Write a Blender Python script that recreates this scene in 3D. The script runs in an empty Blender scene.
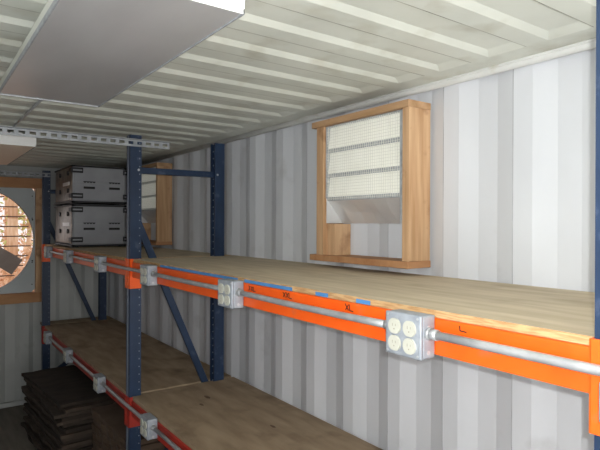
import bpy, bmesh, math, random
from mathutils import Vector, Matrix
R = random.Random(7)
C = bpy.context.scene.collection
H = 2.06                      # camera height
# ------------------------------------------------------------------ materials
def nd(nt, t, **kw):
    n = nt.nodes.new(t)
    for k, v in kw.items(): setattr(n, k, v)
    return n
def mat(name, c1, c2=None, scale=6.0, stretch=(1, 1, 1), rough=.6, metal=0.0, bump=0.0, bscale=None,
        lo=.35, hi=.65, detail=6, spec=.4, spot=None, spot_scale=3.0, spot_lo=.6, spot_hi=.72, emit=0):
    m = bpy.data.materials.new(name); m.use_nodes = True
    nt = m.node_tree; b = nt.nodes['Principled BSDF']
    b.inputs['Roughness'].default_value = rough; b.inputs['Metallic'].default_value = metal
    b.inputs['Specular IOR Level'].default_value = spec
    c1 = (*c1, 1); c2 = (*(c2 or c1[:3]), 1)
    tc = nd(nt, 'ShaderNodeTexCoord'); mp = nd(nt, 'ShaderNodeMapping'); mp.inputs['Scale'].default_value = stretch
    nt.links.new(tc.outputs['Object'], mp.inputs['Vector'])
    nz = nd(nt, 'ShaderNodeTexNoise'); nz.inputs['Scale'].default_value = scale; nz.inputs['Detail'].default_value = detail
    nt.links.new(mp.outputs['Vector'], nz.inputs['Vector'])
    cr = nd(nt, 'ShaderNodeValToRGB')
    cr.color_ramp.elements[0].position = lo; cr.color_ramp.elements[1].position = hi
    cr.color_ramp.elements[0].color = c1; cr.color_ramp.elements[1].color = c2
    nt.links.new(nz.outputs['Fac'], cr.inputs['Fac'])
    col = cr.outputs['Color']
    if spot:
        n2 = nd(nt, 'ShaderNodeTexNoise'); n2.inputs['Scale'].default_value = spot_scale; n2.inputs['Detail'].default_value = 8
        nt.links.new(tc.outputs['Object'], n2.inputs['Vector'])
        mr = nd(nt, 'ShaderNodeMapRange'); mr.inputs['From Min'].default_value = spot_lo; mr.inputs['From Max'].default_value = spot_hi
        nt.links.new(n2.outputs['Fac'], mr.inputs['Value'])
        mx = nd(nt, 'ShaderNodeMix', data_type='RGBA')
        nt.links.new(mr.outputs['Result'], mx.inputs[0]); nt.links.new(col, mx.inputs[6]); mx.inputs[7].default_value = (*spot, 1)
        col = mx.outputs[2]
    nt.links.new(col, b.inputs['Base Color'])
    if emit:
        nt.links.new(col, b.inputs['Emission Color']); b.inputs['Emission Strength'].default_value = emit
    if bump:
        bp = nd(nt, 'ShaderNodeBump'); bp.inputs['Strength'].default_value = bump; bp.inputs['Distance'].default_value = .01
        src = nz
        if bscale:
            src = nd(nt, 'ShaderNodeTexNoise'); src.inputs['Scale'].default_value = bscale; src.inputs['Detail'].default_value = 4
            nt.links.new(mp.outputs['Vector'], src.inputs['Vector'])
        nt.links.new(src.outputs['Fac'], bp.inputs['Height']); nt.links.new(bp.outputs['Normal'], b.inputs['Normal'])
    return m
M = {}
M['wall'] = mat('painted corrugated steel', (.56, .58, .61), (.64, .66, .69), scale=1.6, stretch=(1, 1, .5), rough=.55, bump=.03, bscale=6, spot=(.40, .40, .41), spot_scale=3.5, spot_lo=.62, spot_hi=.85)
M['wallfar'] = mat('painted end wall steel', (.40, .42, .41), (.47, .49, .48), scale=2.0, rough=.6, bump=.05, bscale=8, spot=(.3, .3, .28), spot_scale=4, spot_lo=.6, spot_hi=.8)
M['ceil'] = mat('painted roof steel', (.56, .58, .52), (.64, .66, .595), scale=3, rough=.5, bump=.05, bscale=10, spot=(.44, .43, .35), spot_scale=5, spot_lo=.55, spot_hi=.8)
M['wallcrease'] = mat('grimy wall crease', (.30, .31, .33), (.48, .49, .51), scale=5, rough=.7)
M['crease'] = mat('dark roof crease', (.20, .20, .16), (.42, .42, .36), scale=9, rough=.7)  # thin dark strip along the near edge of each groove
M['bar'] = mat('dull galvanised bar', (.27, .29, .31), (.36, .38, .40), scale=30, rough=.5, metal=.2)
M['floor'] = mat('worn dark plywood floor', (.12, .11, .09), (.17, .155, .13), scale=5, stretch=(4, .6, 1), rough=.7, bump=.1)
M['rail'] = mat('painted roof rail', (.55, .56, .54), (.62, .63, .61), scale=5, rough=.5, bump=.05, spot=(.45, .43, .36), spot_scale=7)
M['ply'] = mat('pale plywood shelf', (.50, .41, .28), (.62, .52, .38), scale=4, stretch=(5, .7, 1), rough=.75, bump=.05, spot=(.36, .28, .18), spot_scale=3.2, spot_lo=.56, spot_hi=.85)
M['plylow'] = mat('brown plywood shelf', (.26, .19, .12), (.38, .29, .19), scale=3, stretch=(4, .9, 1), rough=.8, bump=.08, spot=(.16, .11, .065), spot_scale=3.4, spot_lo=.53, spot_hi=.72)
M['knot'] = mat('dark wood knot', (.09, .055, .03), (.16, .10, .06), scale=20, rough=.8)
M['osb'] = mat('strand board edge', (.40, .23, .10), (.54, .35, .17), scale=60, stretch=(1, .3, 3), rough=.8, lo=.42, hi=.58)
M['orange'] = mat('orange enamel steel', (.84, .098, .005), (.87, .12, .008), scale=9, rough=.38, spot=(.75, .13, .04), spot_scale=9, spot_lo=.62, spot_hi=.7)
M['red'] = mat('shaded orange enamel steel', (.36, .028, .018), (.44, .038, .022), scale=9, rough=.45)  # same orange enamel, dimness of the lower beams put into the colour
M['hole'] = mat('pale bolt hole', (.22, .25, .30), rough=.6)
M['blue'] = mat('blue enamel steel', (.010, .025, .060), (.015, .034, .078), scale=7, rough=.42, spot=(.05, .07, .12), spot_scale=14, spot_lo=.62, spot_hi=.7)
M['galv'] = mat('galvanised steel', (.40, .42, .44), (.52, .54, .56), scale=40, rough=.45, metal=.4, bump=.02)
M['emt'] = mat('zinc conduit', (.36, .37, .38), (.46, .47, .48), scale=25, rough=.42, metal=.4)
M['boxm'] = mat('pressed steel box', (.27, .30, .34), (.36, .39, .43), scale=30, rough=.5, metal=.2)
M['ivory'] = mat('ivory outlet plastic', (.50, .50, .43), rough=.4)
M['slot'] = mat('outlet slots', (.30, .28, .22), rough=.6)
M['black'] = mat('black slot', (.015, .015, .015), rough=.6)
M['ink'] = mat('black marker ink', (.02, .012, .012), rough=.7)
M['tape'] = mat('blue painters tape', (.055, .20, .46), (.08, .25, .54), scale=20, rough=.7)
M['pine'] = mat('pine lumber', (.41, .235, .115), (.57, .37, .21), scale=3.2, stretch=(9, 9, .7), rough=.65, bump=.08, spot=(.22, .10, .04), spot_scale=6, spot_lo=.58, spot_hi=.74)
M['pineh'] = mat('pine lumber lying', (.36, .21, .10), (.48, .30, .165), scale=3.2, stretch=(7, .8, 7), rough=.65, bump=.05, spot=(.30, .13, .05), spot_scale=5, spot_lo=.60, spot_hi=.72)
M['pined'] = mat('old pine lumber', (.36, .17, .075), (.46, .25, .12), scale=3, stretch=(1, 6, 3), rough=.7, bump=.05)
M['slat'] = mat('glowing white louver metal', (.84, .84, .76), (.88, .88, .81), scale=8, rough=.5, emit=.16)  # glow added to the slats in place of daylight through the vents
M['wire'] = mat('wire mesh zinc', (.78, .78, .71), rough=.5)
M['sheet'] = mat('dull sheet steel', (.66, .67, .68), (.76, .77, .77), scale=5, rough=.4, metal=.45)
M['fixunder'] = mat('brushed steel underside', (.44, .44, .44), (.56, .56, .56), scale=2.5, stretch=(1, .4, 1), rough=.32, metal=.45, bump=.015, bscale=2)
M['white'] = mat('white enamel', (.80, .81, .80), rough=.4)
M['tan'] = mat('reflection-tinted beige underside', (.85, .74, .61), (.88, .77, .64), scale=3, rough=.5)  # bright reflection on the far unit's underside put into the base colour
M['case'] = mat('grey road case shell', (.30, .31, .335), (.35, .36, .385), scale=5, rough=.5, bump=.03, bscale=60)
M['caseside'] = mat('scuffed brown side panel', (.10, .08, .065), (.26, .22, .17), scale=22, stretch=(1, 1, .7), rough=.32, metal=.35, bump=.2)
M['seam'] = mat('pale seam', (.34, .35, .37), rough=.5)
M['casetrim'] = mat('black case trim', (.018, .019, .022), rough=.5)
M['pad'] = [mat('dark brown sheet %d' % i, (c * .6, c * .45, c * .34), (c * 1.1, c * .8, c * .6), scale=7, stretch=(1, 2, 1), rough=.9, bump=.3) for i, c in enumerate((.036, .05, .07))]
M['padb'] = mat('brown cardboard sheet', (.085, .055, .036), (.12, .08, .055), scale=6, rough=.85, bump=.1)
M['fanpanel'] = mat('grey fan panel', (.36, .40, .41), (.42, .46, .47), scale=3, rough=.5, metal=.15)
M['blade'] = mat('brown grey fan blade', (.36, .30, .27), (.44, .38, .34), scale=4, rough=.6)
M['guard'] = mat('rusty guard wire', (.16, .10, .08), rough=.6)
M['bark'] = mat('orange brown bark', (.60, .38, .22), (.80, .58, .40), scale=4, stretch=(4, 4, .7), rough=.9, bump=.3)
M['leafo'] = mat('dry orange leaves', (.72, .42, .24), (.90, .68, .48), scale=8, rough=.8)
M['leafg'] = mat('yellow green leaves', (.45, .48, .14), (.66, .64, .30), scale=8, rough=.8)
M['ground'] = mat('leaf litter', (.45, .22, .12), (.72, .46, .32), scale=6, rough=.9)
# ------------------------------------------------------------------ mesh helpers
def box(bm, x0, x1, y0, y1, z0, z1, bev=0):
    r = bmesh.ops.create_cube(bm, size=1)
    for v in r['verts']:
        v.co = Vector(((x0 + x1) / 2 + v.co.x * (x1 - x0), (y0 + y1) / 2 + v.co.y * (y1 - y0), (z0 + z1) / 2 + v.co.z * (z1 - z0)))
    if bev:
        es = set(e for v in r['verts'] for e in v.link_edges)
        bmesh.ops.bevel(bm, geom=list(es), offset=bev, segments=2, affect='EDGES', profile=.7)
def cyl(bm, p, q, r, n=16, r2=None):
    p, q = Vector(p), Vector(q); d = q - p
    m = Matrix.Translation((p + q) / 2) @ d.to_track_quat('Z', 'Y').to_matrix().to_4x4()
    bmesh.ops.create_cone(bm, cap_ends=True, segments=n, radius1=r, radius2=r if r2 is None else r2, depth=d.length, matrix=m)
def bar(bm, p, q, w, t, up=(0, 1, 0)):
    """rectangular bar from p to q; t is the size along 'up', w the other one"""
    p, q = Vector(p), Vector(q); d = (q - p); L = d.length; d.normalize(); u = Vector(up); s = d.cross(u).normalized()
    vs = []
    for e in (p, q):
        for a, b in ((-1, -1), (1, -1), (1, 1), (-1, 1)): vs.append(bm.verts.new(e + s * a * w / 2 + u * b * t / 2))
    for f in ((3, 2, 1, 0), (4, 5, 6, 7), (0, 1, 5, 4), (1, 2, 6, 5), (2, 3, 7, 6), (3, 0, 4, 7)): bm.faces.new([vs[i] for i in f])
def prism(bm, pts, axis, a0, a1):
    """polygon pts extruded along an axis index"""
    def mk(p, a):
        l = list(p); l.insert(axis, a); return bm.verts.new(l)
    A = [mk(p, a0) for p in pts]; B = [mk(p, a1) for p in pts]; n = len(pts)
    for i in range(n): bm.faces.new((A[i], A[(i + 1) % n], B[(i + 1) % n], B[i]))
    bm.faces.new(A[::-1]); bm.faces.new(B)
def new(): return bmesh.new()
def obj(name, bm, m, parent=None, smooth=False, bev=0):
    bmesh.ops.recalc_face_normals(bm, faces=bm.faces)
    me = bpy.data.meshes.new(name); bm.to_mesh(me); bm.free()
    o = bpy.data.objects.new(name, me); C.objects.link(o)
    ms = m if isinstance(m, (list, tuple)) else [m]
    for x in ms: me.materials.append(x)
    if parent is None:
        xs = [v.co for v in me.vertices]
        c = Vector(((min(v.x for v in xs) + max(v.x for v in xs)) / 2, (min(v.y for v in xs) + max(v.y for v in xs)) / 2, min(v.z for v in xs)))
        o.location = c
    else:
        c = Vector((0, 0, 0)); p = parent
        while p: c += p.location; p = p.parent
        o.parent = parent
    for v in me.vertices: v.co -= c
    if smooth:
        for f in me.polygons: f.use_smooth = True
        try:
            with bpy.context.temp_override(object=o, active_object=o, selected_objects=[o]): bpy.ops.object.shade_smooth_by_angle(angle=.7)
        except Exception: pass
    if bev:
        b = o.modifiers.new('bevel', 'BEVEL'); b.width = bev; b.segments = 2; b.limit_method = 'ANGLE'
    return o
def tag(o, label=None, cat=None, group=None, kind=None):
    if label: o['label'] = label
    if cat: o['category'] = cat
    if group: o['group'] = group
    if kind: o['kind'] = kind
    return o
def thing(name, loc, label, cat, group=None):
    o = bpy.data.objects.new(name, None); C.objects.link(o); o.location = loc; o.empty_display_size = .1
    return tag(o, label, cat, group)
def dup(o, off, parent=None):
    c = o.copy(); C.objects.link(c)
    if parent is None: c.location = Vector(o.location) + Vector(off)
    else: c.parent = parent
    for ch in [x for x in C.objects if x.parent == o]: dup(ch, (0, 0, 0), c)
    return c
# ------------------------------------------------------------------ setting
WX, LX, YB, YF, ZC = 1.93, -.42, -3.2, 6.75, 2.705
WD = .020
def wall_nodes(y0, y1, per=.3455, ph=1.227, segs=(.080, .170, .260)):
    """(y, depth) nodes of the corrugation"""
    k = math.floor((y0 - ph) / per) - 1; out = []
    while ph + k * per < y1 + per:
        b = ph + k * per
        out += [(b, 0), (b + segs[0], WD), (b + segs[1], WD), (b + segs[2], 0)]; k += 1
    def at(y):
        for (a, da), (b, db) in zip(out, out[1:]):
            if a <= y <= b: return da + (db - da) * (y - a) / (b - a)
        return 0
    return [(y0, at(y0))] + [n for n in out if y0 < n[0] < y1] + [(y1, at(y1))], at
def corrugated(name, y0, y1, fn, z0, z1, m):
    ns, _ = wall_nodes(y0, y1); bm = new(); th = .006; ex = []
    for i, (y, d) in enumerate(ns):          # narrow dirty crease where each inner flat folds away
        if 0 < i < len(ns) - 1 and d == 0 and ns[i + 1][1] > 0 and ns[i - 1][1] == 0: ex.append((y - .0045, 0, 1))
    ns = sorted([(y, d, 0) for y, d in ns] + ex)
    prev = None
    for y, d, fl in ns:
        a = [bm.verts.new(fn(y, d, z)) for z in (z0, z1)] + [bm.verts.new(fn(y, d + th, z)) for z in (z0, z1)]
        if prev:
            f = bm.faces.new((prev[0], a[0], a[1], prev[1])); f.material_index = pfl; bm.faces.new((prev[2], prev[3], a[3], a[2]))
            bm.faces.new((prev[0], prev[2], a[2], a[0])); bm.faces.new((prev[1], a[1], a[3], prev[3]))
        prev = a; pfl = fl
    o = obj(name, bm, [m, M['wallcrease']]); tag(o, kind='structure'); return o
_, wall_at = wall_nodes(-4, 8)
corrugated('wall_right', YB, YF + .07, lambda y, d, z: (WX + d, y, z), 0, ZC + .03, M['wall'])
corrugated('wall_left', YB, YF + .07, lambda y, d, z: (LX - d, y, z), 0, ZC + .03, M['wall'])
bm = new(); box(bm, LX - .1, WX + .1, YB, YF + .1, -.06, 0); tag(obj('floor', bm, M['floor']), kind='structure')
# ceiling: pressed grooves running across, ending short of the side rails
bm = new(); per = .2365; g0 = .847; x0, x1 = LX + .17, 1.73; dz = .012
def quad(a, b, c, d, mi=0):
    f = bm.faces.new([bm.verts.new(p) for p in (a, b, c, d)]); f.material_index = mi
k = math.floor((YB - g0) / per); y = g0 + k * per; lastY = YB
while y < YF - .15:
    a0, a1, a2, a3 = y, y + .018, y + .122, y + .152      # near slope, groove top, far slope
    e = .055
    if a0 > YB:
        b0 = a0 - .0035
        quad((LX - .06, lastY, ZC), (WX + .06, lastY, ZC), (WX + .06, b0, ZC), (LX - .06, b0, ZC))
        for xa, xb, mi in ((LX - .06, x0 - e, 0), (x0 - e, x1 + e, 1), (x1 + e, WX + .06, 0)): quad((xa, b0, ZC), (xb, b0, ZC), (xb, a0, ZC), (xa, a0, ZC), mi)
        for xa, xb in ((LX - .06, x0 - e), (x1 + e, WX + .06)): quad((xa, a0, ZC), (xb, a0, ZC), (xb, a3, ZC), (xa, a3, ZC))
        quad((x0 - e, a0, ZC), (x1 + e, a0, ZC), (x1, a1, ZC + dz), (x0, a1, ZC + dz))
        quad((x0, a1, ZC + dz), (x1, a1, ZC + dz), (x1, a2, ZC + dz), (x0, a2, ZC + dz))
        quad((x0, a2, ZC + dz), (x1, a2, ZC + dz), (x1 + e, a3, ZC), (x0 - e, a3, ZC))
        quad((x1, a1, ZC + dz), (x1 + e, a0, ZC), (x1 + e, a3, ZC), (x1, a2, ZC + dz))
        quad((x0, a1, ZC + dz), (x0 - e, a0, ZC), (x0 - e, a3, ZC), (x0, a2, ZC + dz))
        lastY = a3
    y += per
quad((LX - .06, lastY, ZC), (WX + .06, lastY, ZC), (WX + .06, YF + .05, ZC), (LX - .06, YF + .05, ZC))
bmesh.ops.remove_doubles(bm, verts=bm.verts, dist=.0005)
box(bm, LX - .06, WX + .06, YB, YF + .05, ZC + .04, ZC + .06)
tag(obj('ceiling', bm, [M['ceil'], M['crease']]), kind='structure')
for nm, x, s in (('trim_1', WX, -1), ('trim_2', LX, 1)):
    bm = new(); cyl(bm, (x + s * .016, YB, ZC - .012), (x + s * .016, YF, ZC - .012), .016, 12)
    box(bm, min(x, x + s * .04) , max(x, x + s * .04), YB, YF, ZC - .006, ZC)
    tag(obj(nm, bm, M['rail'], smooth=True), kind='structure')
# far wall with a round fan opening
FX, FZ, FR = .50, 1.866, .577
bm = new()
xs = [LX - .05]; x = LX - .05
prof = []
i = 0; seq = [(.085, 0), (.05, 1), (.1, 1), (.05, 0)]
prof = [(x, 0)]
while x < WX + .05:
    for w, t in seq:
        x += w; prof.append((min(x, WX + .05), t))
        if x >= WX + .05: break
hx0, hx1, hz0, hz1 = FX - .6, FX + .6, FZ - .6, FZ + .6
def strip(z0, z1, xa, xb):
    pts = [(p, d) for p, d in prof if xa < p < xb]
    def dd(v):
        for (a, da), (b, db) in zip(prof, prof[1:]):
            if a <= v <= b and b > a: return da + (db - da) * (v - a) / (b - a)
        return 0
    pts = [(xa, dd(xa))] + pts + [(xb, dd(xb))]
    for (a, da), (b, db) in zip(pts, pts[1:]):
        for t in (0, .006):
            bm.faces.new([bm.verts.new(q) for q in ((a, YF + da * .03 + t, z0), (b, YF + db * .03 + t, z0), (b, YF + db * .03 + t, z1), (a, YF + da * .03 + t, z1))])
xl, xr = LX - .05, WX + .05
strip(0, hz0, xl, xr); strip(hz1, ZC + .03, xl, xr); strip(hz0, hz1, xl, hx0); strip(hz0, hz1, hx1, xr)
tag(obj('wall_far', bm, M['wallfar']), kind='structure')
bm = new(); box(bm, LX, WX, YF - .05, YF, ZC - .085, ZC - .002, .004); box(bm, LX, WX, YF - .035, YF, 0, .05, .004)
tag(obj('trim_3', bm, M['wallfar']), kind='structure')
# ------------------------------------------------------------------ pallet rack
Z1, Z0 = 1.827, .925            # shelf board tops
PY = (.493, 3.503, 6.46)       # upright frames
FXa, FXb, RXa, RXb = 1.13, 1.205, 1.742, 1.818
def post(name, xa, xb, yc, open_dir, z1, root):
    bm = new(); t = .004; h = .0375; y0, y1 = yc - h, yc + h; lip = .016
    w = xb - xa
    # C section, web on one x side, open on the other
    if open_dir > 0: P = [(0, y0), (w, y0), (w, y0 + lip), (w - t, y0 + lip), (w - t, y0 + t), (t, y0 + t), (t, y1 - t), (w - t, y1 - t), (w - t, y1 - lip), (w, y1 - lip), (w, y1), (0, y1)]; P = [(xa + a, b) for a, b in P]
    else: P = [(0, y0), (w, y0), (w, y0 + lip), (w - t, y0 + lip), (w - t, y0 + t), (t, y0 + t), (t, y1 - t), (w - t, y1 - t), (w - t, y1 - lip), (w, y1 - lip), (w, y1), (0, y1)]; P = [(xb - a, b) for a, b in P]
    prism(bm, P, 2, 0.012, z1)
    if open_dir > 0:          # rolled rib on the web
        box(bm, xa - .004, xa, yc - .012, yc + .012, .012, z1, .0015)
    nf = len(bm.faces); b2 = bm; z = .1
    while z < z1 - .03:
        if open_dir > 0: cyl(b2, (xb - .013, y0 - .0012, z), (xb - .013, y0 + .001, z), .0042, 10)
        else: cyl(b2, (xa + .022, y1 - t - .0012, z), (xa + .022, y1 - t + .001, z), .005, 10)
        z += .0508
    bm.faces.ensure_lookup_table()
    for f in bm.faces[nf:]: f.material_index = 1
    o = obj(name, bm, [M['blue'], M['hole']], root)
    b3 = new(); box(b3, xa - .02, xb + .02, y0 - .015, y1 + .015, 0, .012, .002); obj('foot_plate', b3, M['blue'], root)
    return o
LBL = ['blue steel rack upright at the right edge of the photo', 'blue steel rack upright in the middle, between the two shelf bays', 'blue steel rack upright at the far end, beside the round fan']
for yc, lb in zip(PY, LBL):
    rt = thing('rack_upright', ((FXa + RXb) / 2, yc, 0), lb, 'rack upright', 'blue rack uprights')
    post('front_post', FXa, FXb, yc, 1, 2.643, rt); post('rear_post', RXa, RXb, yc, -1, 2.643, rt)
    xi, xj = FXb - .03, RXa + .03
    for zz in (2.414, .30):
        bm = new(); bar(bm, (xi, yc, zz), (xj, yc, zz + .003), .042, .028); obj('brace', bm, M['blue'], rt, bev=.003)
    for xx in (xi + .01, xj - .01):
        bm = new(); cyl(bm, (xx, yc - .0385, 2.414), (xx, yc - .030, 2.414), .008, 10); obj('bolt', bm, M['galv'], rt)
    bm = new(); bar(bm, (1.170, yc, 2.12), (xj - .035, yc, .80), .046, .028); obj('diagonal_brace', bm, M['blue'], rt, bev=.003)
    bm = new(); bar(bm, (xj - .03, yc, .72), (xi, yc, .33), .046, .028); obj('diagonal_brace', bm, M['blue'], rt, bev=.003)
def stroke(bm, pts, w=.0032, x=1.1388):
    for a, b in zip(pts, pts[1:]): bar(bm, (x, a[0], a[1]), (x, b[0], b[1]), w, .0008, up=(1, 0, 0))
def letters(bm, s, y, z, h):
    for ch in s:
        w = h * .85 if s != 'L' else h * 1.5
        if ch == 'X': stroke(bm, [(y, z + h), (y - w, z)]); stroke(bm, [(y - w, z + h * .95), (y - .002, z)])
        elif ch == 'L': stroke(bm, [(y, z + h), (y - .001, z), (y - w * 1.1, z - .001)])
        elif ch == '3': stroke(bm, [(y, z + h), (y - w * .8, z + h * .9), (y - w * .3, z + h * .55), (y - w * .85, z + h * .25), (y, z)])
        y -= w + h * .22
def beam(y0, y1, zt, zb, m, lb, marks=(), plates=(True, True)):
    rt = thing('shelf_beam', (1.16, (y0 + y1) / 2, zb), lb, 'shelf beam', 'orange front beams of the rack')
    bm = new(); P = [(1.14, zb), (1.19, zb), (1.19, zt - .035), (1.172, zt - .035), (1.172, zt + .003), (1.143, zt + .003), (1.14, zt)]
    P = [(1.14, zb), (1.185, zb), (1.185, zt), (1.143, zt), (1.14, zt - .003)]
    prism(bm, P, 1, y0, y1); obj('box_beam', bm, m, rt, bev=.002)
    for ye, sgn, pp in ((y0, 1, plates[0]), (y1, -1, plates[1])):
        if not pp: continue
        bm = new(); a, b = ye - sgn * .036, ye + sgn * .004; z0, z1 = zb - .075, zt + .022
        box(bm, 1.121, 1.129, min(a, b), max(a, b), z0, z1, .002)
        box(bm, 1.121, 1.203, min(ye + sgn * .004, ye), max(ye + sgn * .004, ye), z0, z1, .001)
        obj('end_connector', bm, m, rt)
        for zz in (z0 + .03, z0 + .07, z1 - .03):
            bm = new(); cyl(bm, (1.1185, ye - sgn * .018, zz), (1.122, ye - sgn * .018, zz), .005, 10); obj('rivet', bm, m, rt)
    for s, y, z, h in marks:
        bm = new(); letters(bm, s, y, z, h); tag(obj('size_marking', bm, M['ink'], rt), 'handwritten black marker letters ' + s)
    return rt
e = .040
beam(PY[0] + e, PY[1] - e, 1.806, 1.708, M['orange'], 'orange upper beam nearest the camera with handwritten size letters',
     (('3XL', 1.950, 1.780, .018), ('XXL', 1.690, 1.781, .019), ('XL', 1.325, 1.780, .020), ('L', .872, 1.786, .013)))
beam(PY[1] + e, PY[2] - e, 1.806, 1.708, M['orange'], 'upper orange beam of the far bay, below the stacked grey cases')
beam(PY[0] + e, PY[1] - e, .900, .800, M['red'], 'lower shade-tinted orange beam in the near bay, at the bottom of the photo')
beam(PY[1] + e, PY[2] - e, .900, .800, M['red'], 'lower shade-tinted orange beam in the far bay, above the dark stacks')
# boards, notched around the posts
def board(y0, y1, zt, m, lb, tapes=(), x1=1.908, plain=False):
    zb = zt - .020 if zt > 1 else zt - .024
    g = .041; xf = 1.148; xn = 1.213; ra, rb = 1.735, 1.825
    def prof_end(y, s, yc):       # outline near a frame: s=+1 start, -1 end
        return [(xf, yc + s * g), (xn, yc + s * g), (xn, y), (ra, y), (ra, yc + s * g), (rb, yc + s * g), (rb, y), (x1, y)]
    A = prof_end(y0[0], 1, y0[1])
    if plain: P = A + [(x1, y1[0]), (xf, y1[0])]
    else:
        B = prof_end(y1[0], -1, y1[1]); P = A + B[::-1]
    bm = new(); prism(bm, P, 2, zb, zt)
    bmesh.ops.recalc_face_normals(bm, faces=bm.faces)
    for f in bm.faces:
        if abs(f.normal.z) < .5: f.material_index = 1
    c = thing('shelf_board', (1.5, (y0[0] + y1[0]) / 2, zb), lb, 'shelf board', 'plywood boards on the rack')
    obj('board_panel', bm, [m, M['osb'] if zt > 1 else m], c)
    for a, b in tapes:
        bm = new(); box(bm, 1.1465, 1.1478, a, b, zb + .001, zb + .014)
        tag(obj('tape_strip', bm, M['tape'], c), 'blue tape along the front edge')
    return c
board((PY[0] + .017, PY[0]), (PY[1] - .017, PY[1]), Z1, M['ply'], 'large pale plywood upper shelf board with blue tape on its edge',
      ((2.06, 2.98), (1.64, 2.0), (1.425, 1.495), (1.215, 1.28)))
board((PY[1] + .017, PY[1]), (PY[2] - .017, PY[2]), Z1, M['ply'], 'upper plywood shelf board carrying the two grey cases')
board((PY[2] + .017, PY[2]), (6.605, 9), Z1, M['ply'], 'narrow end piece of plywood at shelf height behind the grey cases', plain=True)
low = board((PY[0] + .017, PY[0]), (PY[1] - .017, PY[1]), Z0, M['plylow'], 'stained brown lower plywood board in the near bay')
for kx, ky, kr in ((1.543, 3.17, .018), (1.45, 3.06, .012), (1.62, 2.5, .012)):
    bm = new(); nn = 20; rr = random.Random(int(ky * 100))
    bm.faces.new([bm.verts.new((kx + kr * .8 * math.cos(t * 6.2832 / nn) * rr.uniform(.85, 1.1), ky + kr * 2.1 * math.sin(t * 6.2832 / nn) * rr.uniform(.85, 1.1), Z0 + .0008)) for t in range(nn)])
    tag(obj('wood_knot', bm, M['knot'], low), 'dark oval knot')
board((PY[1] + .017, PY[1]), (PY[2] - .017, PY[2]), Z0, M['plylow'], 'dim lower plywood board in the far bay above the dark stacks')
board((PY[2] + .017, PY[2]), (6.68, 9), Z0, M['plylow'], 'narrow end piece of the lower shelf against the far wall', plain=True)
# ------------------------------------------------------------------ outlet boxes and conduit
def outlet(yc, zc, lb, grp, w=.064, hgt=.058, four=True, dx=0):
    n0 = set(C.objects)
    rt = thing('outlet_box', (1.11, yc, zc - hgt), lb, 'outlet box', grp)
    bm = new(); box(bm, 1.090, 1.1395, yc - w, yc + w, zc - hgt, zc + hgt, .006); obj('box_body', bm, M['boxm'], rt, smooth=True)
    bm = new(); box(bm, 1.080, 1.0905, yc - w - .001, yc + w + .001, zc - hgt - .001, zc + hgt + .001, .005)
    pl = obj('cover_plate', bm, M['boxm'], rt, smooth=True)
    for sy, sz in ((1, 1), (-1, -1), (1, -1), (-1, 1)):
        bm = new(); cyl(bm, (1.078, yc + sy * (w - .009), zc + sz * (hgt - .008)), (1.081, yc + sy * (w - .009), zc + sz * (hgt - .008)), .0035, 10); obj('screw', bm, M['galv'], pl)
    for sy in (-1, 1):
        for sz in (-1, 1):
            if not four and sy > 0: continue
            cy, cz = yc + sy * .0275 * (1 if four else 0), zc - .003 + sz * .0235
            bm = new(); r = .0225 if four else .015
            pts = []
            for i in range(28):
                a = i / 28 * 2 * math.pi; yy, zz = r * math.cos(a), r * math.sin(a); zz = max(-r * .93, min(r * .93, zz)); pts.append((cy + yy, cz + zz))
            prism(bm, pts, 0, 1.0755, 1.081); nf = len(bm.faces)
            for dy, hh in ((-.0055, .0032), (.0055, .0040)): box(bm, 1.0751, 1.0758, cy + dy - .0008, cy + dy + .0008, cz + .001 - hh + .002, cz + .001 + hh + .002)
            cyl(bm, (1.0751, cy, cz - .008), (1.0758, cy, cz - .008), .0021, 10)
            bm.faces.ensure_lookup_table()
            for f in bm.faces[nf:]: f.material_index = 1
            obj('outlet_face', bm, [M['ivory'], M['slot']], rt)
    for sy in ((-1, 1) if four else (-1,)):
        yy = yc + sy * (w); bm = new()
        if four:
            cyl(bm, (1.113, yy, zc + .010), (1.113, yy + sy * .008, zc + .010), .0185, 6)
            cyl(bm, (1.113, yy + sy * .008, zc + .010), (1.113, yy + sy * .030, zc + .010), .0150, 16)
            obj('conduit_connector', bm, M['emt'], rt, smooth=True)
    for sz in (-.032, .035):
        bm = new(); cyl(bm, (1.112, yc - w - .0012, zc + sz - .01), (1.112, yc - w + .001, zc + sz - .01), .006, 14); obj('knockout', bm, M['galv'], rt)
    rt.location.x -= dx
    return rt
ordn = ['nearest', 'second', 'third', 'fourth', 'fifth', 'sixth']
upY = [1.016, 2.055, 3.065, 4.085, 5.115, 6.02]; loY = [.99, 2.03, 3.055, 4.095, 5.115, 6.03]
upL = ['largest four-outlet steel box, on the near orange beam',
       'four-outlet steel box at the middle of the near orange beam',
       'four-outlet steel box beside the middle blue upright on the upper beam',
       'small four-outlet box on upper far beam, nearest the middle blue upright',
       'small four-outlet box on upper far beam, second from the far blue upright',
       'small four-outlet box in front of the far blue upright, below the cases']
loL = {2: 'four-outlet steel box on the lower beam just right of the middle upright',
       3: 'four-outlet steel box on lower far beam, nearest the middle upright',
       4: 'four-outlet steel box on lower far beam, midway above the dark stack',
       5: 'farthest four-outlet steel box, on the lower beam by the far upright'}
for y, l in zip(upY, upL): outlet(y, 1.758, l, 'outlet boxes along the upper beams')
for i, l in loL.items(): outlet(loY[i], .867, l, 'outlet boxes along the lower beams')
outlet(.422, 1.722, 'outlet box cut off by the right edge of the photo, under the conduit', 'outlet boxes along the upper beams', w=.066, hgt=.038, four=False, dx=.0225)
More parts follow.
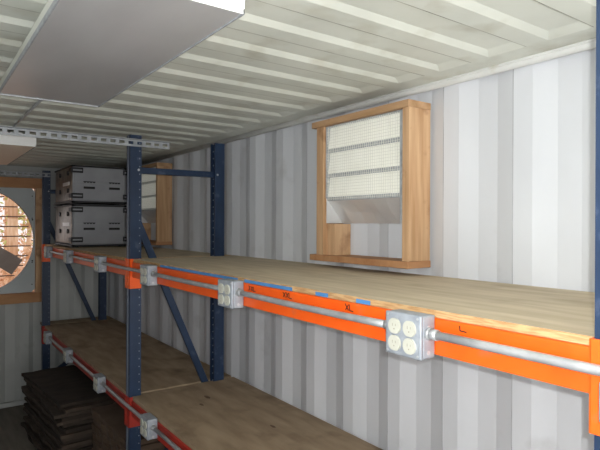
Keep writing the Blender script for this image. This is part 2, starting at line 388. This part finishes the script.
def conduit(y0, y1, z, lb, grp, sag=0):
    bm = new(); n = 8; r = .0115
    P = [Vector((1.113, y0 + (y1 - y0) * i / n, z - sag * math.sin(math.pi * i / n))) for i in range(n + 1)]
    rings = []
    for p in P: rings.append([bm.verts.new(p + Vector((r * math.cos(a), 0, r * math.sin(a)))) for a in [j * math.pi / 8 for j in range(16)]])
    for A, B in zip(rings, rings[1:]):
        for j in range(16): bm.faces.new((A[j], A[(j + 1) % 16], B[(j + 1) % 16], B[j]))
    bm.faces.new(rings[0]); bm.faces.new(rings[-1][::-1])
    tag(obj('electrical_conduit', bm, M['emt'], smooth=True), lb, 'conduit', grp)
cw = .063 + .030
cl = ['steel conduit from the near-right edge of the photo to the largest outlet box',
      'steel conduit on near orange beam between the largest box and the next',
      'steel conduit from the box mid-beam to the box beside the middle upright',
      'steel conduit crossing the middle blue upright on the upper beam',
      'steel conduit on the upper far beam between its two middle boxes',
      'short steel conduit on upper beam ending at the farthest upper box']
ys = [-.35 - cw] + upY
for i in range(6): conduit(ys[i] + cw - .012, ys[i + 1] - cw + .012, 1.768, cl[i], 'steel conduits along the upper beams', .003 if i else 0)
ll = ['steel conduit on the lower beam running off the bottom of the photo',
      'steel conduit on the lower beam passing in front of the middle upright',
      'steel conduit on the lower far beam above the dark stack',
      'farthest steel conduit on the lower beam']
ys = [-.1] + loY[2:]
for i in range(4): conduit(ys[i] + cw - .012, ys[i + 1] - cw + .012, .877, ll[i], 'steel conduits along the lower beams', .003)
# ------------------------------------------------------------------ louvered vents in wood frames
def vent():
    rt = thing('louvered_vent', (1.93, 1.99, 1.862), 'large louvered wall vent in a pine frame above the near shelf', 'wall vent', 'louvered vents on the corrugated wall')
    def b(name, m, *a, bev=.002):
        bm = new(); box(bm, *a, bev); return obj(name, bm, m, rt)
    b('top_board', M['pineh'], 1.778, 1.929, 1.643, 2.358, 2.590, 2.622)
    b('side_board', M['pine'], 1.786, 1.929, 1.645, 1.685, 1.894, 2.590)
    b('side_board', M['pine'], 1.786, 1.929, 2.262, 2.322, 1.894, 2.590)
    b('sill_board', M['pined'], 1.772, 1.929, 1.640, 2.365, 1.862, 1.894)
    b('filler_block', M['pine'], 1.815, 1.929, 2.200, 2.262, 1.894, 2.062)
    ya, yb = 1.687, 2.260
    bm = new(); box(bm, 1.800, 1.92, ya, ya + .003, 2.065, 2.588); box(bm, 1.800, 1.803, ya, ya + .026, 2.065, 2.588)
    box(bm, 1.800, 1.803, yb - .006, yb, 2.2, 2.588); box(bm, 1.800, 1.92, yb - .003, yb, 2.2, 2.588)
    box(bm, 1.800, 1.92, ya, yb, 2.584, 2.588); obj('vent_housing', bm, M['galv'], rt)
    lips = [2.453, 2.320, 2.195]; tops = [2.584] + lips[:-1]
    for zt, zb in zip(tops, lips):
        bm = new(); bm.faces.new([bm.verts.new(p) for p in ((1.832, ya + .004, zt + .006), (1.832, yb - .004, zt + .006), (1.812, yb - .004, zb), (1.812, ya + .004, zb))])
        r = bmesh.ops.extrude_face_region(bm, geom=bm.faces[:])
        for v in r['geom']:
            if isinstance(v, bmesh.types.BMVert): v.co.x += .0015
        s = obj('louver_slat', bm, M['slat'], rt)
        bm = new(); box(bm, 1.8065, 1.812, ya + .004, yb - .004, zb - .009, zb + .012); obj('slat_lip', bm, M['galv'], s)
    # lower sheet that folds back to the corrugated wall
    bm = new(); n = 48; pv = None
    for i in range(n + 1):
        y = ya + .004 + (yb - ya - .008) * i / n; x = WX + wall_at(y) - .008
        t = bm.verts.new((1.812, y, 2.188)); m2 = bm.verts.new((1.812 + (x - 1.812) * .62 + (wall_at(y) - .013) * 1.2, y, 2.125)); q = bm.verts.new((x, y, 2.065))
        if pv:
            bm.faces.new((pv[0], t, m2, pv[1])); bm.faces.new((pv[1], m2, q, pv[2]))
        pv = (t, m2, q)
    obj('lower_sheet', bm, M['sheet'], rt)
    bm = new(); prism(bm, [(1.803, 2.2), (1.92, 2.2), (1.92, 2.066), (1.803, 2.066)], 1, yb - .006, yb - .003); obj('side_flange', bm, M['sheet'], rt)
    bm = new(); y = ya + .016; r = .00085
    while y < yb: box(bm, 1.8045 - r, 1.8045 + r, y - r, y + r, 2.19, 2.586); y += .0150
    z = 2.197
    while z < 2.585: box(bm, 1.8045 - r, 1.8045 + r, ya, yb, z - r, z + r); z += .0150
    tag(obj('mesh_screen', bm, M['wire'], rt), 'fine square wire mesh')
    bm = new(); box(bm, WX - .004, WX + .001, 1.88, 1.918, 2.022, 2.026); 
    bm.free()
    return rt
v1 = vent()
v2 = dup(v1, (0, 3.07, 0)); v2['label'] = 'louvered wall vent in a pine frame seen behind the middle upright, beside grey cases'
# ------------------------------------------------------------------ grey cases
def case(z0, z1, lb):
    xa, xb, ya, yb = 1.195, 1.715, 5.37, 6.17
    rt = thing('road_case', ((xa + xb) / 2, (ya + yb) / 2, z0), lb, 'road case', 'grey road cases stacked on the upper shelf')
    bm = new(); box(bm, xa + .012, xb - .012, ya + .008, yb - .008, z0 + .022, z1 - .006, .018); obj('case_shell', bm, M['case'], rt, smooth=True)
    zm = z0 + (z1 - z0) * .53
    bm = new(); box(bm, xa + .006, xa + .016, ya + .04, yb - .03, z0 + .035, z1 - .02, .004); pn = obj('side_panel', bm, M['caseside'], rt, smooth=True)
    for zz in (z0 + .02, z1 - .014):
        bm = new()
        box(bm, xa, xb, ya, ya + .03, zz - .012, zz + .004, .003); box(bm, xa, xa + .03, ya, yb, zz - .012, zz + .004, .003)
        box(bm, xb - .03, xb, ya, yb, zz - .012, zz + .004, .003); box(bm, xa, xb, yb - .03, yb, zz - .012, zz + .004, .003)
        obj('edge_bumper', bm, M['casetrim'], rt)
    for cx in (xa + .035, xb - .035):
        for cy in (ya + .05, yb - .05):
            bm = new(); box(bm, cx - .03, cx + .03, cy - .03, cy + .03, z0, z0 + .012, .002); obj('foot', bm, M['casetrim'], rt)
    bm = new(); box(bm, xa + .02, xb - .02, ya + .003, ya + .009, zm - .003, zm + .008, .002); tag(obj('lid_seam', bm, M['seam'], rt), 'thin pale seam band')
    for xx in (xa + .013, xb - .013):
        bm = new(); cyl(bm, (xx, ya + .009, z0 + .03), (xx, ya + .009, z1 - .03), .005, 8); obj('corner_trim', bm, M['case'], rt)
    for zz in (z1 - .058, z0 + .075):
        for x0_, x1_ in ((xa - .006, xa + .10), (xb - .035, xb + .004)):
            bm = new()       # long loop latch wrapping round the corner
            w = x1_ - x0_; t = .007
            for a in (-.016, .016): box(bm, x0_, x1_, ya - .008, ya + .012, zz + a - .009, zz + a + .009, .004)
            box(bm, x1_ - .008, x1_, ya - .006, ya + .012, zz - .014, zz + .014, .002)
            box(bm, x0_, x0_ + .014, ya - .006, ya + .03, zz - .017, zz + .017, .002)
            if x0_ < xa: box(bm, xa - .010, xa + .002, ya - .006, ya + .10, zz - .020, zz + .020, .003)
            l = obj('latch', bm, M['casetrim'], rt)
            bm = new(); box(bm, x0_ + .014, x1_ - .008, ya - .001, ya + .0105, zz - .008, zz + .008, .002); obj('latch_plate', bm, M['case'], l)
    for cx in (xa + .16, xb - .12):
        bm = new(); box(bm, cx - .052, cx + .052, ya + .002, ya + .010, zm - .056, zm - .034, .002); h = obj('recessed_handle', bm, M['black'], rt)
        bm = new(); box(bm, cx - .055, cx + .055, ya + .000, ya + .006, zm + .008, zm + .016, .001)
        for k in range(4): box(bm, cx - .05 + k * .028, cx - .034 + k * .028, ya - .001, ya + .004, zm + .002, zm + .008, .001)
        obj('handle_hinge', bm, M['casetrim'], h)
    for yy, zz in ((5.55, .10), (5.9, .10), (5.55, -.07), (5.9, -.07)):
        bm = new(); cyl(bm, (xa - .006, yy, zm + zz), (xa + .014, yy, zm + zz), .022, 14); obj('side_knob', bm, M['casetrim'], rt)
    bm = new(); box(bm, xa + .002, xa + .008, 5.5, 5.78, zm - .02, zm + .015, .002); obj('side_tag', bm, M['sheet'], pn)
    return rt
case(Z1 + .001, 2.250, 'lower grey road case resting on the plywood shelf')
case(2.2505, 2.628, 'upper grey road case stacked on the other, near the ceiling')
# ------------------------------------------------------------------ ceiling units
def ceiling_unit(y0, y1, lb, mu, hh):
    xa, xb, za = .268, .668, 2.590
    rt = thing('ceiling_unit', ((xa + xb) / 2, (y0 + y1) / 2, za), lb, 'ceiling unit', 'flat metal units under the ceiling')
    bm = new(); box(bm, xa + .004, xb - .004, y0 + .004, y1 - .004, za + .006, za + hh - .001, .002); obj('housing', bm, M['ceil'], rt)
    bm = new(); box(bm, xa + .003, xb - .003, y0 + .006, y1 - .006, za + .0005, za + .005); obj('bottom_panel', bm, mu, rt)
    bm = new()
    box(bm, xa, xa + .005, y0, y1, za - .003, za + .012, .001); box(bm, xb - .005, xb, y0, y1, za - .003, za + .012, .001)
    box(bm, xa, xb, y1 - .004, y1, za - .003, za + .012, .001); obj('edge_trim', bm, M['bar'], rt)
    bm = new(); box(bm, xa, xb, y0, y0 + .004, za - .002, za + hh, .001); obj('end_panel', bm, M['white'], rt)
    for yy in (y0 + .2, y1 - .2):
        bm = new(); box(bm, xa + .06, xb - .06, yy - .02, yy + .02, za + hh - .001, ZC - .001); obj('hanger', bm, M['sheet'], rt)
ceiling_unit(1.168, 2.492, 'large flat metal ceiling unit with brushed grey underside, upper left foreground', M['fixunder'], .045)
ceiling_unit(4.05, 5.52, 'pale boxy ceiling unit with reflection-tinted beige underside, far left beyond the slotted bar', M['tan'], .08)
bm = new(); cyl(bm, (.515, 2.45, ZC - .012), (.515, 4.3, ZC - .012), .008, 10)
tag(obj('ceiling_conduit', bm, M['emt'], smooth=True), 'thin pipe along the ceiling between the two ceiling units', 'conduit')
# ------------------------------------------------------------------ slotted angle bars
def slotted(xa, xb, y, z, h, lb, pitch=.058):
    bm = new(); t = .003; sl = .033; sh = .019; zc = z + h / 2
    box(bm, xa, xb, y, y + t, z, zc - sh / 2); box(bm, xa, xb, y, y + t, zc + sh / 2, z + h)
    x = xa
    while x < xb - .01:
        box(bm, x, min(x + pitch - sl, xb), y, y + t, zc - sh / 2, zc + sh / 2); x += pitch
    box(bm, xa, xb, y - .030, y + t, z + h - t, z + h)
    return tag(obj('slotted_bar', bm, M['bar']), lb, 'slotted bar', 'slotted steel bars under the ceiling')
slotted(LX + .002, 1.395, 3.4605, 2.566, .046, 'slotted galvanised bar crossing at the top of the middle blue upright')
slotted(LX + .002, 1.20, 6.4192, 2.572, .042, 'slotted galvanised bar near the end wall, above the round fan')
# ------------------------------------------------------------------ round fan in timber frame
rt = thing('exhaust_fan', (FX, YF, FZ - .7), 'big round wall fan in a timber frame, bright daylight behind it', 'fan')
yo = YF - .14; S = .7; I = .588
def fb(name, m, *a):
    bm = new(); box(bm, *a, .003); return obj(name, bm, m, rt)
fb('top_board', M['pined'], FX - S, FX + S, yo, YF, FZ + I, FZ + S)
fb('bottom_board', M['pined'], FX - S, FX + S, yo, YF, FZ - S, FZ - I)
fb('side_board', M['pine'], FX + I, FX + S, yo + .002, YF, FZ - I, FZ + I)
fb('side_board', M['pine'], FX - S, FX - I, yo + .002, YF, FZ - I, FZ + I)
def annulus(bm, r0, sq, y0, y1, n=96):
    ins, outs = [], []
    for yy in (y0, y1):
        a_, b_ = [], []
        for i in range(n):
            a = (i + .5) / n * 2 * math.pi; c, s = math.cos(a), math.sin(a); k = sq / max(abs(c), abs(s))
            a_.append(bm.verts.new((FX + r0 * c, yy, FZ + r0 * s))); b_.append(bm.verts.new((FX + k * c, yy, FZ + k * s)))
        ins.append(a_); outs.append(b_)
    for i in range(n):
        j = (i + 1) % n
        bm.faces.new((ins[0][i], ins[0][j], outs[0][j], outs[0][i])); bm.faces.new((ins[1][i], ins[1][j], outs[1][j], outs[1][i]))
        bm.faces.new((ins[0][i], ins[0][j], ins[1][j], ins[1][i])); bm.faces.new((outs[0][i], outs[0][j], outs[1][j], outs[1][i]))
bm = new(); annulus(bm, FR, I - .001, yo + .05, yo + .054); pn = obj('fan_panel', bm, M['fanpanel'], rt)
bm = new(); n = 96
for r0, y0, y1 in ((FR, yo + .046, YF - .03), (FR + .004, yo + .046, YF - .03)):
    A = [bm.verts.new((FX + r0 * math.cos(i / n * 6.28318), y0, FZ + r0 * math.sin(i / n * 6.28318))) for i in range(n)]
    B = [bm.verts.new((FX + r0 * math.cos(i / n * 6.28318), y1, FZ + r0 * math.sin(i / n * 6.28318))) for i in range(n)]
    for i in range(n): bm.faces.new((A[i], A[(i + 1) % n], B[(i + 1) % n], B[i]))
obj('venturi_ring', bm, M['casetrim'], rt, smooth=True)
for a in range(8):
    t = (a + .5) * math.pi / 4
    for rr in (FR + .03,):
        bm = new(); cyl(bm, (FX + rr * math.cos(t), yo + .045, FZ + rr * math.sin(t)), (FX + rr * math.cos(t), yo + .052, FZ + rr * math.sin(t)), .009, 8); obj('panel_screw', bm, M['casetrim'], pn)
for sx in (-1, 1):
    for k in range(-2, 3):
        bm = new(); cyl(bm, (FX + sx * (I - .03), yo + .045, FZ + k * .25), (FX + sx * (I - .03), yo + .052, FZ + k * .25), .007, 8); obj('panel_screw', bm, M['casetrim'], pn)
hub = None
bm = new(); cyl(bm, (FX, YF - .02, FZ), (FX, YF + .07, FZ), .09, 32); hub = obj('hub', bm, M['blade'], rt, smooth=True)
for k in range(3):
    a = math.radians(-36 + 120 * k); bm = new(); d = Vector((math.cos(a), 0, math.sin(a))); s = Vector((-math.sin(a), 0, math.cos(a)))
    vs = []
    for r, w, tw in ((.06, .075, .04), (.2, .088, .035), (.38, .098, .025), (.525, .100, .018)):
        for sg in (-1, 1): vs.append(Vector((FX, YF + .025, FZ)) + d * r + s * sg * w + Vector((0, sg * tw, 0)))
    V = [bm.verts.new(v) for v in vs] + [bm.verts.new(v + Vector((0, .006, 0))) for v in vs]
    for i in range(3):
        o4 = 2 * i
        bm.faces.new((V[o4], V[o4 + 1], V[o4 + 3], V[o4 + 2])); bm.faces.new((V[8 + o4], V[8 + o4 + 1], V[8 + o4 + 3], V[8 + o4 + 2]))
        bm.faces.new((V[o4], V[o4 + 2], V[8 + o4 + 2], V[8 + o4])); bm.faces.new((V[o4 + 1], V[o4 + 3], V[8 + o4 + 3], V[8 + o4 + 1]))
    bm.faces.new((V[6], V[7], V[15], V[14])); bm.faces.new((V[0], V[1], V[9], V[8]))
    obj('blade', bm, M['blade'], rt)
bm = new(); z = -.52
while z < .56:
    hw = math.sqrt(max(.01, FR ** 2 - z ** 2)); cyl(bm, (FX - hw, YF + .115, FZ + z), (FX + hw, YF + .115, FZ + z), .0065, 6); z += .1125
tag(obj('guard_grille', bm, M['guard'], rt), 'thin horizontal guard wires')
# ------------------------------------------------------------------ dark sheets under the lower shelf
def sheet(cx, cy, rz, lx, ly, z, t, m, lb, grp, seed):
    rr = random.Random(seed); bm = new(); nx, ny = 6, 10; g = {}
    c, s = math.cos(rz), math.sin(rz)
    edge = [rr.uniform(-.012, .012) for _ in range(64)]
    for lv in (0, 1):
        for i in range(nx + 1):
            for j in range(ny + 1):
                u = -lx / 2 + lx * i / nx; v = -ly / 2 + ly * j / ny
                if i in (0, nx): u += edge[j + (20 if i else 0)]
                if j in (0, ny): v += edge[i + (40 if j else 30)]
                wob = .0012 * math.sin(i * 1.7 + seed) * math.cos(j * 1.1 + seed)
                g[lv, i, j] = bm.verts.new((cx + u * c - v * s, cy + u * s + v * c, z + lv * t + wob))
    for i in range(nx):
        for j in range(ny):
            for lv in (0, 1): bm.faces.new((g[lv, i, j], g[lv, i + 1, j], g[lv, i + 1, j + 1], g[lv, i, j + 1]))
    for i in range(nx):
        for j in (0, ny): bm.faces.new((g[0, i, j], g[0, i + 1, j], g[1, i + 1, j], g[1, i, j]))
    for j in range(ny):
        for i in (0, nx): bm.faces.new((g[0, i, j], g[0, i, j + 1], g[1, i, j + 1], g[1, i, j]))
    return tag(obj('brown_sheet', bm, m), lb, 'sheet', grp)
z = 0.0015; n1 = 19
for k in range(n1):
    t = .0315
    lb = 'dark brown sheet on top of the left stack under the lower shelf' if k == n1 - 1 else 'dark brown sheet within the ragged left stack under the lower shelf'
    sheet(1.135 + R.uniform(-.03, .02), 5.17 + R.uniform(-.05, .05), math.radians(3 + R.uniform(-3, 3)), .46 + R.uniform(-.03, .03), 1.24 + R.uniform(-.06, .02), z, t - .005, M['pad'][k % 3], lb, 'dark sheets in the left stack' if k < n1 - 1 else None, k + 3)
    z += t
z = 0.0015; n2 = 14
for k in range(n2):
    t = .041
    lb = 'brown sheet on top of the neater stack behind the lower outlet boxes' if k == n2 - 1 else 'brown sheet within the neater stack beside the middle upright'
    sheet(1.435 + R.uniform(-.006, .006), 4.02 + R.uniform(-.012, .012), math.radians(R.uniform(-.6, .6)), (.56), .86, z, t - .004, M['padb'], lb, 'brown sheets in the right stack' if k < n2 - 1 else None, k + 40)
    z += t
# ------------------------------------------------------------------ outdoors beyond the fan
bm = new(); box(bm, -14, 14, YF + .3, YF + 26, -.3, -.15); tag(obj('ground', bm, M['ground']), kind='structure')
def tree(x, y, r, h, lb, leafm, n, spread, zc, seed, lean=0.0):
    rr = random.Random(seed)
    t = thing('tree', (x, y, -.15), lb, 'tree', 'trees outside beyond the fan')
    bm = new(); pts = [Vector((x + lean * k + rr.uniform(-.02, .02), y, -.16 + h * k / 6)) for k in range(7)]
    for k, (a, b) in enumerate(zip(pts, pts[1:])): cyl(bm, a, b, r * (1 - .1 * k), 12, r * (1 - .1 * (k + 1)))
    obj('trunk', bm, M['bark'], t, smooth=True)
    bm = new()
    for k in range(9):
        p = pts[2 + k % 4]; q = p + Vector((rr.uniform(-1.2, 1.2), rr.uniform(-.4, .8), rr.uniform(.1, .8))); bm = new(); cyl(bm, p, q, .016, 6, .006); obj('branch', bm, M['bark'], t)
    bm = new()
    for k in range(n):
        c = Vector((x + rr.gauss(0, spread), y + rr.gauss(0, .3), zc + rr.gauss(0, spread * .9))); a = Vector([rr.uniform(-1, 1) for _ in range(3)]).normalized() * .06
        b = a.cross(Vector([rr.uniform(-1, 1) for _ in range(3)])).normalized() * .035
        if c.z > -.1: bm.faces.new([bm.verts.new(c + v) for v in (a, b, -a, -b)])
    obj('leaves', bm, leafm, t)
tree(1.37, 10.6, .12, 4.6, 'straight orange-brown trunk seen through the round fan opening', M['leafo'], 500, .36, 1.0, 3)
tree(2.05, 13.3, .07, 4.2, 'yellow-green leafy tree at the right rim of the fan opening', M['leafg'], 300, .35, 2.15, 8)
tree(2.1, 17.5, .09, 4.4, 'thin leafy tree mostly hidden by the fan blade', M['leafo'], 2500, 1.3, 1.0, 5)
# ------------------------------------------------------------------ light
w = bpy.data.worlds.new('world'); bpy.context.scene.world = w; w.use_nodes = True
w.node_tree.nodes['Background'].inputs[0].default_value = (1.0, .93, .92, 1); w.node_tree.nodes['Background'].inputs[1].default_value = 1.15
def lamp(name, kind, loc, e, col=(1, 1, 1), **kw):
    l = bpy.data.lights.new(name, kind); l.energy = e; l.color = col
    for k, v in kw.items(): setattr(l, k, v)
    o = bpy.data.objects.new(name, l); C.objects.link(o); o.location = loc; return o
lamp('camera_flash', 'POINT', (.02, -.02, H + .026), 104, (1, .99, .975), shadow_soft_size=.008)
o = lamp('doorway_daylight', 'AREA', (.75, -2.9, .9), 33, (1, .98, .93), shape='RECTANGLE', size=2.1, size_y=1.6)
o.rotation_euler = (math.radians(112), 0, 0)
o = lamp('bounce_fill', 'AREA', (1.3, -.9, 1.5), 26, (1, .99, .96), shape='RECTANGLE', size=.5, size_y=.5)   # added unseen fill, thrown on the left wall, comes back soft
o.rotation_euler = (Vector((-.42, 1.6, 1.9)) - Vector((1.3, -.9, 1.5))).to_track_quat('-Z', 'Y').to_euler()
# ------------------------------------------------------------------ camera
yaw, pit, rol = math.radians(35.79), math.radians(-.09), math.radians(.22)
F = Vector((math.sin(yaw) * math.cos(pit), math.cos(yaw) * math.cos(pit), math.sin(pit))); r = Vector((math.cos(yaw), -math.sin(yaw), 0)); u = r.cross(F)
r2 = r * math.cos(rol) + u * math.sin(rol); u2 = -r * math.sin(rol) + u * math.cos(rol)
cd = bpy.data.cameras.new('camera'); cd.sensor_width = 36; cd.lens = 531.1 / 600 * 36; cd.clip_start = .02
co = bpy.data.objects.new('camera', cd); C.objects.link(co)
m = Matrix((r2, u2, -F)).transposed().to_4x4(); m.translation = Vector((0, 0, H)); co.matrix_world = m
sc = bpy.context.scene; sc.camera = co
sc.view_settings.view_transform = 'Standard'; sc.view_settings.look = 'None'; sc.view_settings.exposure = 0
